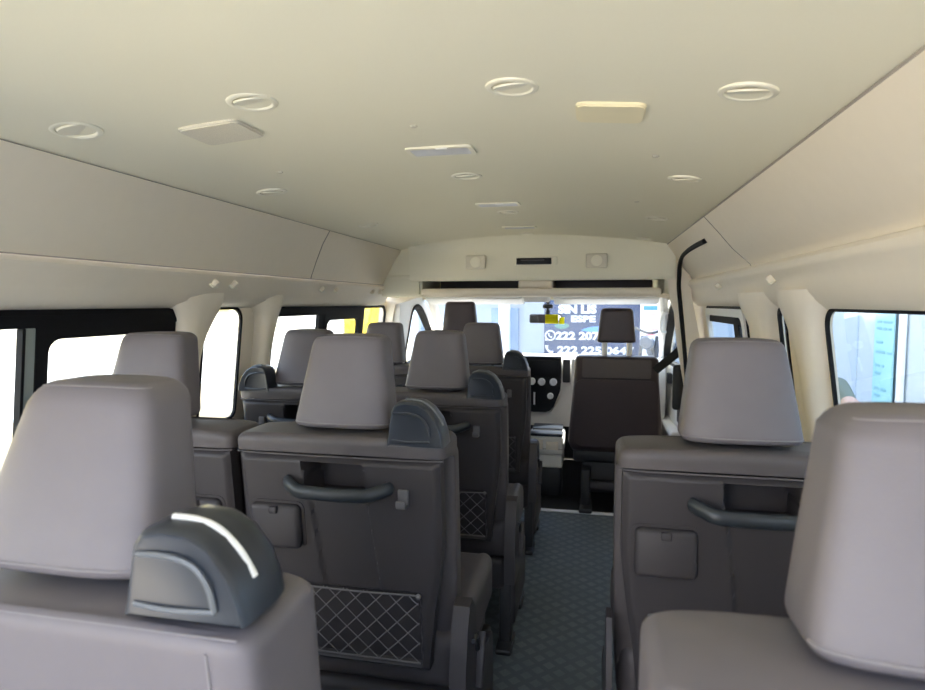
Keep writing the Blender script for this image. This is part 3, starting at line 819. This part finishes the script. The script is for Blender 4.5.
# ------------------------------------------------------------------ dashboard
e = empty('dashboard', (-.33, 4.5, .3), 'pale dashboard with black centre screen below the windscreen', 'dashboard'); L = Vector(e.location)
b = MB(); rings = []
prof = [(4.34, .45), (4.31, .60), (4.30, .74), (4.33, .83), (4.38, .885), (4.50, .90), (4.72, .885), (4.86, .85), (4.88, .45)]
for k in range(25):
    x = lerp(-1.13, .52, k/24); s_ = .03*abs((k-12)/12)**3
    rings.append([(x-L.x, y+s_-L.y, z-L.z-.02*abs((k-12)/12)**4) for y, z in prof])
b.loft(rings); b.make('dash_body', 'dash', e, 50)
b = MB(); poly = [(-.47, .90), (-.195, .90), (-.195, .72), (-.20, .66), (-.245, .545), (-.27, .515), (-.30, .503), (-.47, .503)]
b.prism(poly, 4.27, 4.33, lambda u, v, w: (u-L.x, w-L.y+max(0, .6-v)*.0, v-L.z)); pn = b.make('centre_panel', 'gloss', e)
b = MB(); b.rbox((-.335-L.x, 4.268-L.y, .815-L.z), (.25, .006, .12), .004); b.make('screen', 'gloss', pn)
for (x, z) in ((-.400, .724), (-.330, .722), (-.248, .722), (-.268, .622)):
    r = .026 if z > .7 else .022
    MB().lathe([(r, .01), (r, -.012), (r*.9, -.020), (r*.55, -.022), (r*.5, -.016), (.001, -.016)], (x-L.x, 4.265-L.y, z-L.z), 20, 'y').make('knob', 'chromep', pn)
b = MB(); b.rbox((-.382-L.x, 4.267-L.y, .60-L.z), (.012, .008, .09), .002); b.make('button_column', 'chromep', pn)
for x, w in ((-.158, .052), (-.065, .02)):
    b = MB(); b.rbox((x-L.x, 4.292-L.y, .800-L.z), (w, .03, .165), .008); vt = b.make('air_outlet', 'black', e)
b = MB(); b.rbox((-.11-L.x, 4.285-L.y, .795-L.z), (.025, .03, .19), .008); b.make('outlet_trim', 'dash', e)
b = MB(); b.prism([(-.47, .503), (-.26, .503), (-.18, .64), (-.165, .70), (.02, .70), (.02, .45), (-.1, .40), (-.47, .40)], 4.30, 4.40, lambda u, v, w: (u-L.x, w-L.y, v-L.z)); b.make('lower_panel', 'dash', e)
# console between the front seats
e = empty('centre_console', (-.27, 4.02, 0), 'cream cubby console with blue-black tray between the front seats', 'console'); L = Vector(e.location)
b = MB(); b.rbox((0, 0, .355), (.23, .28, .13), .018); b.rbox((0, .015, .27), (.215, .26, .14), .015); b.make('box', 'dash', e)
b = MB(); b.rbox((.0, -.10, .428), (.22, .10, .02), .006); b.rbox((.0, .06, .436), (.20, .16, .02), .006); b.make('tray', 'housing', e)
b = MB(); b.rbox((-.045, -.142, .36), (.05, .012, .06), .006); b.rbox((.04, -.142, .355), (.08, .012, .055), .006); b.make('cup_pocket', 'trim', e)
b = MB(); b.rbox((0, -.138, .332), (.216, .006, .006), .002); b.make('joint', 'seam', e)
b = MB(); b.rbox((.0, .03, .105), (.20, .24, .21), .015); b.make('pedestal', 'black', e)
# interior mirror and tag
e = empty('rear_view_mirror', (-.300, 4.18, 1.172), 'small rear-view mirror hanging at the top of the windscreen', 'mirror')
MB().rbox((0, 0, 0), (.225, .025, .062), .024, 5).make('housing', 'black', e)
b = MB(); b.prism(rrect(-.105, .105, -.026, .026, .02), -.016, -.011, lambda u, v, w: (u, w, v)); b.make('glass', 'mirror', e)
MB().tube([(.01, .02, .01), (.012, .035, .05), (.012, .03, .12)], .016, 8).make('stem', 'black', e)
MB().rbox((.012, .03, .085), (.07, .05, .03), .01).make('mount', 'black', e)
e = MB().rbox((0, 0, 0), (.088, .004, .062), .001).rbox((.068, 0, -.010), (.036, .004, .046), .001).make('yellow_tag', 'yellow')
e.location = (-.258, 4.158, 1.170); tag(e, 'bright yellow tag stuck on the rear-view mirror', 'tag')
# visors and overhead console
v_ = MB().rbox((0, 0, 0), (.66, .16, .018), .008, 3, rot=Matrix.Rotation(radians(-14), 3, 'X')).make('sun_visor', 'white')
v_.location = (-.765, 4.00, 1.297); tag(v_, 'pale sun visor folded up over the driver side', 'sun visor', 'sun visors')
w_ = v_.copy(); COL.objects.link(w_); w_.location = (.095, 4.00, 1.297); tag(w_, 'pale sun visor folded up over the passenger side', 'sun visor', 'sun visors')
e = MB().rbox((0, 0, 0), (.17, .16, .14), .02, 4).make('overhead_console', 'white'); e.location = (-.345, 3.99, 1.356)
tag(e, 'small white map-light console above the rear-view mirror', 'map light')
# ------------------------------------------------------------------ outside
GZ = -.60
b = MB(); b.rbox((0, 8, GZ-.05), (90, 70, .1), 0)
struct(b.make('ground', 'ground'), 'pale sunlit paving around the van', 'ground')
b = MB(); b.rbox((-1.5, 7.4, GZ+.002), (9., 3.9, .02), 0)  # unseen dark patch added to cut sun bounced onto the shop sign
struct(b.make('forecourt', 'asphalt'), 'grey asphalt forecourt added to cut light bounced onto the sign', 'ground')
b = MB(); b.rbox((-15, 12, GZ+.002), (12, 60, .02), 0)
struct(b.make('road', 'road'), 'white sunlit road seen through the left windows', 'road')
b = MB(); b.rbox((-7.2, 14, GZ+.003), (3.3, 56, .02), 0)
struct(b.make('verge', 'sand'), 'beige verge between van and road', 'ground')
b = MB(); b.rbox((-8.9, 12, GZ+.03), (.18, 60, .12), .02)
struct(b.make('kerb', 'pale'), 'pale kerb along the road', 'kerb')

def text(s, size, m, parent, loc, bold=.0, ext=.006):
    cu = bpy.data.curves.new('t', 'FONT'); cu.body = s; cu.size = size; cu.extrude = ext; cu.offset = bold
    cu.align_x = 'LEFT'; cu.resolution_u = 3
    o = bpy.data.objects.new('t', cu); COL.objects.link(o)
    dg = bpy.context.evaluated_depsgraph_get(); dg.update()
    me = bpy.data.meshes.new_from_object(o.evaluated_get(dg)); bpy.data.objects.remove(o)
    me.materials.clear(); me.materials.append(M[m])
    t = bpy.data.objects.new('lettering', me); COL.objects.link(t); t.parent = parent
    t.location = loc; t.rotation_euler = (radians(90), 0, 0); return t
# shop sign ahead
e = empty('shop_sign', (.10, 9.0, .15), 'large navy shop sign with white phone numbers seen through the windscreen', 'sign'); L = Vector(e.location)
MB().rbox((-.07, .05, .62), (1.40, .08, 1.36), .01).make('board', 'navy', e)
def put(s, x, z, size, bold=.006, sx=1.0):
    t = text(s, size, 'letter', e, (x-L.x, 8.995-L.y, z-L.z), bold); t.scale = (sx, 1, 1); return t
put('SIN LIS', -.46, 1.135, .160, .010, 1.15)
put('ESPE', -.28, 1.005, .125, .006, 1.45)
put('222 207', -.495, .745, .155, .007, 1.22)
put('222 225 0647', -.470, .540, .140, .006, 1.40)
b = MB()
c_ = (-.575-L.x, -.012, .800-L.z)
b.tube([(c_[0]+.070*cos(2*pi*k/24), c_[1], c_[2]+.070*sin(2*pi*k/24)) for k in range(24)], .011, 6, closed=True)
b.rbox((c_[0]-.058, c_[1], c_[2]-.062), (.04, .01, .03), .004)
def handset(b, c, s):
    b.tube(smooth_path([(c[0]-.036*s, c[1], c[2]+.042*s), (c[0]-.030*s, c[1], c[2]+.006*s), (c[0]-.006*s, c[1], c[2]-.026*s), (c[0]+.034*s, c[1], c[2]-.036*s)]), lambda t: (.010+.010*abs(2*t-1)**2)*s, 8)
handset(b, c_, .75); b.make('chat_icon', 'letter', e)
b = MB(); handset(b, (-.580-L.x, -.012, .595-L.z), 1.35); b.make('phone_icon', 'letter', e)
b = MB(); b.prism(smooth2([(-.52, .95), (-.42, .99), (-.34, .98), (-.30, .94), (-.36, .905), (-.45, .90)]), 8.995-L.y, 9.02-L.y, lambda u, v, w: (u-L.x, w, v-L.z)); b.make('leaf_emblem', 'lime', e)
b = MB(); b.prism(smooth2([(-.12, .88), (.05, .935), (.30, .93), (.42, .90), (.44, .86), (.1, .855)]), 8.996-L.y, 9.02-L.y, lambda u, v, w: (u-L.x, w, v-L.z)); b.make('van_picture', 'bluep', e)
# building behind the sign
e = empty('shop_building', (-1.0, 9.6, GZ), 'pale blue-white shopfront ahead of the van', 'building'); L = Vector(e.location)
MB().rbox((2.1, .35, 2.2), (8.0, .5, 4.4), .02).make('facade', 'pale', e)
b = MB(); b.rbox((-1.40, .09, 1.15), (.80, .06, .65), .01); b.rbox((-.35, .09, 1.25), (.45, .06, 1.1), .01); b.make('shop_window', 'paleblue', e)
b = MB(); b.rbox((.2, .08, .30), (4.0, .06, .6), .01); b.make('plinth', 'paper', e)
MB().rbox((2.1, .0, 2.35), (8.0, .8, .20), .02).make('canopy', 'paper', e)
c0 = None
for x, lab in ((-1.30, 'white column nearest the navy sign through the windscreen'), (-1.86, 'second white column left of the sign'), (-2.75, 'third white column, far left through the windscreen')):
    if c0 is None:
        c0 = empty('column', (x, 9.25, GZ), lab, 'column', 'columns of the shopfront')
        MB().rbox((0, 0, 1.15), (.16, .16, 2.3), .01).make('shaft', 'paper', c0); MB().rbox((0, 0, .08), (.24, .24, .16), .01).make('base', 'pale', c0)
    else: dup(c0, (x, 9.25, GZ), 0, lab)
# poster beside the sign
e = empty('poster', (.85, 8.9, .55), 'white poster with blue heading and red lines right of the navy sign', 'poster')
MB().rbox((0, 0, .35), (.30, .02, .80), .004).make('sheet', 'paper', e)
MB().rbox((.0, -.012, .66), (.22, .006, .06), .002).make('heading', 'bluep', e)
b = MB()
for z, w in ((.565, .24), (.53, .20), (.36, .20), (.32, .22), (.28, .15)): b.rbox((0, -.012, z), (w, .004, .014), .001)
b.make('printed_lines', 'pink', e)
MB().rbox((0, .03, -.335), (.05, .04, .72), .005).make('stand', 'chromep', e)
e = empty('display_stand', (1.065, 9.12, GZ+.45), 'tall red stand at the right end of the windscreen view', 'display stand')
MB().rbox((0, 0, .49), (.13, .20, .98), .02).make('body', 'red', e)
b = MB()
for k in range(5): b.rbox((0, -.102, .85-k*.13), (.09, .008, .05), .004)
b.make('panel_mark', 'pink', e)
b = MB(); b.rbox((1.5, 8.25, GZ+.225), (2.6, 2.4, .45), .02)
struct(b.make('raised_pavement', 'pale'), 'raised pavement in front of the poster', 'ground')
# motorcycle
e = empty('motorcycle', (.86, 8.05, GZ+.45), 'dark motorcycle parked in front of the white poster', 'motorcycle', rz=radians(-22))
def wheel(y):
    b = MB(); b.tube([(0, y+.29*cos(2*pi*k/32), .31+.29*sin(2*pi*k/32)) for k in range(32)], .05, 8, closed=True); w = b.make('wheel', 'tyre', e)
    b = MB(); b.lathe([(.06, -.04), (.06, .04)], (0, y, .31), 16, 'x')
    for k in range(8): b.tube([(0, y, .31), (0, y+.25*cos(pi*k/4), .31+.25*sin(pi*k/4))], .009, 5)
    b.tube([(0, y+.245*cos(2*pi*k/28), .31+.245*sin(2*pi*k/28)) for k in range(28)], .02, 6, closed=True)
    b.make('spokes', 'chromep', w)
wheel(-.62); wheel(.65)
b = MB(); b.rbox((0, .08, .84), (.26, .46, .22), .09, 5); b.make('tank', 'moto', e)
b = MB(); b.rbox((0, .50, .84), (.24, .62, .09), .04, 4); b.make('saddle', 'black', e)
b = MB(); b.rbox((0, .05, .46), (.30, .42, .36), .06, 3); b.make('engine', 'black', e)
for x in (-.09, .09):
    MB().tube([(x, -.62, .31), (x, -.36, 1.02)], .022, 8).make('fork', 'black', e)
b = MB(); b.tube(smooth_path([(-.38, -.20, 1.10), (-.22, -.30, 1.12), (0, -.36, 1.06), (.22, -.30, 1.12), (.38, -.20, 1.10)]), .016, 8); b.make('handlebar', 'black', e)
MB().lathe([(.001, -.06), (.07, -.055), (.09, -.02), (.07, .06), (.001, .08)], (0, -.46, .95), 18, 'y').make('headlight', 'moto', e)
b = MB(); b.tube(smooth_path([(0, -.95, .50), (0, -.80, .66), (0, -.60, .68), (0, -.42, .62)]), .06, 8, .3); b.make('mudguard', 'moto', e)
b = MB(); b.tube([(.08, .1, .45), (.14, .5, .35), (.15, .95, .42)], .045, 8); b.make('exhaust', 'chromep', e)
b = MB(); b.tube([(.0, -.36, 1.0), (0, .0, .62), (0, .65, .31)], .03, 8); b.tube([(0, -.3, .9), (0, .5, .75), (0, .85, .72)], .03, 8); b.make('frame', 'black', e)
for x in (-.30, .30):
    b = MB(); b.tube([(x, -.25, 1.12), (x*1.1, -.24, 1.26)], .008, 6); b.rbox((x*1.1, -.24, 1.30), (.13, .03, .08), .02); b.make('mirror', 'black', e)
# right: wall with banner
e = empty('side_wall', (3.0, 6.5, GZ), 'bluish grey wall standing right of the van', 'wall'); 
MB().rbox((.15, -11.0, 2.8), (.3, 20., 5.6), .01).rbox((.15, 3.2, 1.15), (.3, 8.4, 2.3), .01).make('wall_face', 'greywall', e)  # rear stretch raised and lengthened to block sun and sky from the van
b = MB()
for y in (-2.6, -1.45): b.rbox((-.006, y, 2.8), (.014, .05, 5.6), .002)
for y in (1.15, 2.4): b.rbox((-.006, y, 1.15), (.014, .05, 2.3), .002)
b.make('panel_joint', 'pale', e)
e = empty('banner', (2.93, 6.82, -.1), 'narrow aqua banner with rows of writing on the bluish wall', 'banner')
MB().rbox((0, .03, .85), (.02, .40, 2.0), .004).make('cloth', 'aqua', e)
b = MB()
for z, row in ((1.33, (.36,)), (1.19, (.10, .20)), (1.12, (.10, .08, .06)), (.98, (.14,)), (.88, (.20, .10)), (.74, (.10, .05)), (.66, (.12,)), (.50, (.10, .12)), (.43, (.12,)), (.28, (.24,)), (.20, (.16,)), (.10, (.2,))):
    y = .17
    for w in row: b.rbox((-.013, y-w/2, z), (.006, w, .028), .003); y -= w+.035
b.make('writing', 'aquat', e)
MB().rbox((.03, -.26, .85), (.04, .08, 2.2), .004).make('edge_post', 'paper', e)
b = MB(); b.rbox((-6.0, -10.2, GZ+2.2), (18, .4, 4.4), .02)  # added wall behind the camera, bounces sunlight onto the headrest backs
struct(b.make('bounce_wall', 'bright'), 'unseen white wall added behind the van to bounce sun inside', 'wall')
# left: long low wall with yellow band, yellow kiosk
e = empty('yellow_wall', (-24, 22, GZ), 'far wall with yellow band beyond the road on the left', 'wall')
MB().rbox((0, 0, .72), (.4, 70, 1.44), .01).make('wall_face', 'road', e)
MB().rbox((.12, 0, 2.4), (.5, 70, 1.9), .01).make('band', 'amber', e)
e = empty('yellow_kiosk', (-5.6, 15.2, GZ), 'yellow kiosk seen through the front corner of the left windows', 'kiosk')
MB().rbox((0, 0, 1.3), (1.2, 1.5, 2.6), .03).make('body', 'amber', e)
MB().rbox((.2, -.2, 2.65), (1.8, 2.1, .12), .02).make('roof', 'amber', e)
MB().rbox((.61, 0, 1.35), (.03, .9, .8), .01).make('hatch', 'paleblue', e)

# ------------------------------------------------------------------ person outside, mostly behind the pillar
def person():
    root_loc = Vector((1.02, 3.22, GZ))
    e = empty('person', root_loc, 'person in a green sleeve reaching a lime cloth past the rear right window', 'person')
    J = [((0, 0, .92), .13), ((0, 0, 1.10), .125), ((0, .01, 1.30), .14), ((0, .01, 1.44), .075), ((0, -.005, 1.51), .052), ((0, -.01, 1.58), .075), ((0, -.015, 1.66), .085), ((0, -.01, 1.73), .055),
         ((.0, .17, 1.40), .058), ((.02, .27, 1.17), .045), ((.0, .24, .93), .034),                       # far arm
         ((.0, -.17, 1.42), .060), ((.0, -.45, 1.540), .040), ((-.07, -.76, 1.500), .030),                  # raised arm
         ((0, .10, .86), .095), ((0.02, .11, .48), .062), ((.0, .12, .08), .042), ((-.13, .12, .035), .032),
         ((0, -.10, .86), .095), ((0.02, -.11, .48), .062), ((.0, -.12, .08), .042), ((-.13, -.12, .035), .032)]
    E_ = [(0, 1), (1, 2), (2, 3), (3, 4), (4, 5), (5, 6), (6, 7), (2, 8), (8, 9), (9, 10), (2, 11), (11, 12), (12, 13), (0, 14), (14, 15), (15, 16), (16, 17), (0, 18), (18, 19), (19, 20), (20, 21)]
    # fingers of both hands
    def hand(wi, d, up_):
        w = Vector(J[wi][0]); d = Vector(d).normalized(); up_ = Vector(up_).normalized(); sd = d.cross(up_)
        J.append((tuple(w+d*.05), .028)); p = len(J)-1; E_.append((wi, p))
        for k, (o, l) in enumerate(((-.030, .062), (-.010, .072), (.010, .068), (.028, .052))):
            a = w+d*.085+sd*o; c = a+d*l*.55-up_*.006; f = c+d*l*.35-up_*.022
            i = len(J); J.extend([(tuple(a), .0105), (tuple(c), .0095), (tuple(f), .0080)]); E_.extend([(p, i), (i, i+1), (i+1, i+2)])
        a = w+d*.035+sd*-.035; c = a+d*.03+sd*-.02-up_*.01; i = len(J)
        J.extend([(tuple(a), .012), (tuple(c), .010), (tuple(c+d*.028), .009)]); E_.extend([(p, i), (i, i+1), (i+1, i+2)])
    hand(13, (-.20, -.95, -.12), (0, 0, 1)); hand(10, (0, -.05, -1), (0, 1, 0))
    me = bpy.data.meshes.new('person_body'); me.from_pydata([j[0] for j in J], E_, []); me.update()
    o = bpy.data.objects.new('person_body', me); COL.objects.link(o)
    sk = o.modifiers.new('s', 'SKIN'); sk.use_smooth_shade = True
    for i, (p, r) in enumerate(J): me.skin_vertices[0].data[i].radius = (r, r)
    me.skin_vertices[0].data[0].use_root = True
    ss = o.modifiers.new('d', 'SUBSURF'); ss.levels = 2; ss.render_levels = 2
    dg = bpy.context.evaluated_depsgraph_get(); dg.update()
    m2 = bpy.data.meshes.new_from_object(o.evaluated_get(dg)); bpy.data.objects.remove(o)
    m2.materials.clear()
    for k in ('skin', 'sleeve', 'trousers', 'hair', 'black'): m2.materials.append(M[k])
    wr = Vector(J[13][0]); el = Vector(J[12][0]); wf = Vector(J[10][0])
    for p in m2.polygons:
        c = p.center; k = 1
        if c.z < .95 and abs(c.y) < .24 and (c-wf).length > .17: k = 2
        if c.z < .09: k = 4
        if c.z > 1.475 and abs(c.y) < .13 and c.x > -.13 and c.x < .13: k = 0
        if (c-wr).dot(wr-el) > -.03*(wr-el).length and c.y < -.60: k = 0
        if (c-wf).length < .20 and c.z < .93 and c.y > .15: k = 0
        p.material_index = k; p.use_smooth = True
    bd = bpy.data.objects.new('body', m2); COL.objects.link(bd); bd.parent = e
    b = MB(); b.rbox((0.012, -.008, 1.70), (.185, .165, .15), .07, 5); b.make('hair', 'hair', e)
    b = MB(); b.rbox((-.098, -.012, 1.625), (.03, .022, .04), .01, 3); b.make('nose', 'skin', e)
    for s_ in (-1, 1):
        b = MB(); b.lathe([(.001, -.010), (.009, -.007), (.012, 0), (.009, .007), (.001, .01)], (-.083, -.012+s_*.032, 1.655), 10, 'x'); b.make('eye', 'gloss', e)
        b = MB(); b.rbox((.005, -.012+s_*.088, 1.635), (.04, .018, .06), .008, 3); b.make('ear', 'skin', e)
    b = MB(); b.rbox((-.085, -.012, 1.585), (.016, .05, .012), .005, 3); b.make('mouth', 'red', e)
    hp = Vector(J[13][0])+Vector((-.20, -.95, -.12)).normalized()*.13
    return root_loc+hp
hp = person()
b = MB(); b.rbox((0, 0, 0), (.09, .16, .05), .022, 4, fn=lambda p: (p.x, p.y, p.z+.012*sin(p.y*60)))
e = b.make('cleaning_cloth', 'cloth'); e.location = hp+Vector((-.01, -.05, -.030)); tag(e, 'lime green cloth in the hand outside the right window', 'cloth')

# ------------------------------------------------------------------ light
w = bpy.data.worlds.new('World'); sc.world = w; w.use_nodes = True
nt = w.node_tree; bg = nt.nodes['Background']
tc = nt.nodes.new('ShaderNodeTexCoord'); sx = nt.nodes.new('ShaderNodeSeparateXYZ'); nt.links.new(tc.outputs['Generated'], sx.inputs[0])
mr = nt.nodes.new('ShaderNodeMapRange'); mr.inputs['From Min'].default_value = 0; mr.inputs['From Max'].default_value = .7; nt.links.new(sx.outputs['Z'], mr.inputs['Value'])
mx = nt.nodes.new('ShaderNodeMix'); mx.data_type = 'RGBA'; mx.inputs['A'].default_value = (.96, .98, 1, 1); mx.inputs['B'].default_value = (.46, .62, 1, 1)
nt.links.new(mr.outputs[0], mx.inputs['Factor']); nt.links.new(mx.outputs['Result'], bg.inputs['Color'])
bg.inputs['Strength'].default_value = 1.45
sun = bpy.data.lights.new('sun', 'SUN'); sun.energy = 8.5; sun.angle = radians(1.0); sun.color = (1, .94, .84)
so = bpy.data.objects.new('sun', sun); COL.objects.link(so)
d = Vector((-.50, -.45, -.74))         # light travels to the left, backward and down
so.rotation_euler = d.to_track_quat('-Z', 'Y').to_euler()
def portal(name, loc, direction, sx_, sy_):
    l = bpy.data.lights.new(name, 'AREA'); l.shape = 'RECTANGLE'; l.size = sx_; l.size_y = sy_; l.energy = 1
    l.cycles.is_portal = True
    o = bpy.data.objects.new(name, l); COL.objects.link(o); o.location = loc
    o.rotation_euler = Vector(direction).to_track_quat('-Z', 'Z').to_euler()
portal('daylight_rear', (-.35, YB-.06, .85), (0, 1, 0), 2.0, 1.7)
portal('daylight_left', (-1.42, 1.7, 1.05), (1, 0, 0), 4.2, .5)
portal('daylight_right', (.72, 1.5, 1.05), (-1, 0, 0), 3.8, .5)
portal('daylight_windscreen', (-.33, 4.6, 1.12), (0, -1, -.3), 1.7, .9)

# ------------------------------------------------------------------ camera and view
cam = bpy.data.cameras.new('camera'); cam.sensor_width = 36; cam.lens = 600/925*36
co = bpy.data.objects.new('camera', cam); COL.objects.link(co)
co.location = (0, 0, 1.28); co.rotation_euler = (radians(90-4.0), 0, radians(12.0))
cam.clip_start = .02
cam.dof.use_dof = True; cam.dof.focus_distance = 1.9; cam.dof.aperture_fstop = 6.0
sc.camera = co
sc.view_settings.view_transform = 'Standard'; sc.view_settings.look = 'None'
sc.view_settings.exposure = 1.80; sc.view_settings.gamma = 1.0; sc.view_settings.use_curve_mapping = False
cy = sc.cycles
cy.use_denoising = True; cy.max_bounces = 12; cy.diffuse_bounces = 7; cy.glossy_bounces = 4; cy.transparent_max_bounces = 16; cy.transmission_bounces = 6
cy.sample_clamp_indirect = 8; cy.caustics_reflective = False; cy.caustics_refractive = False
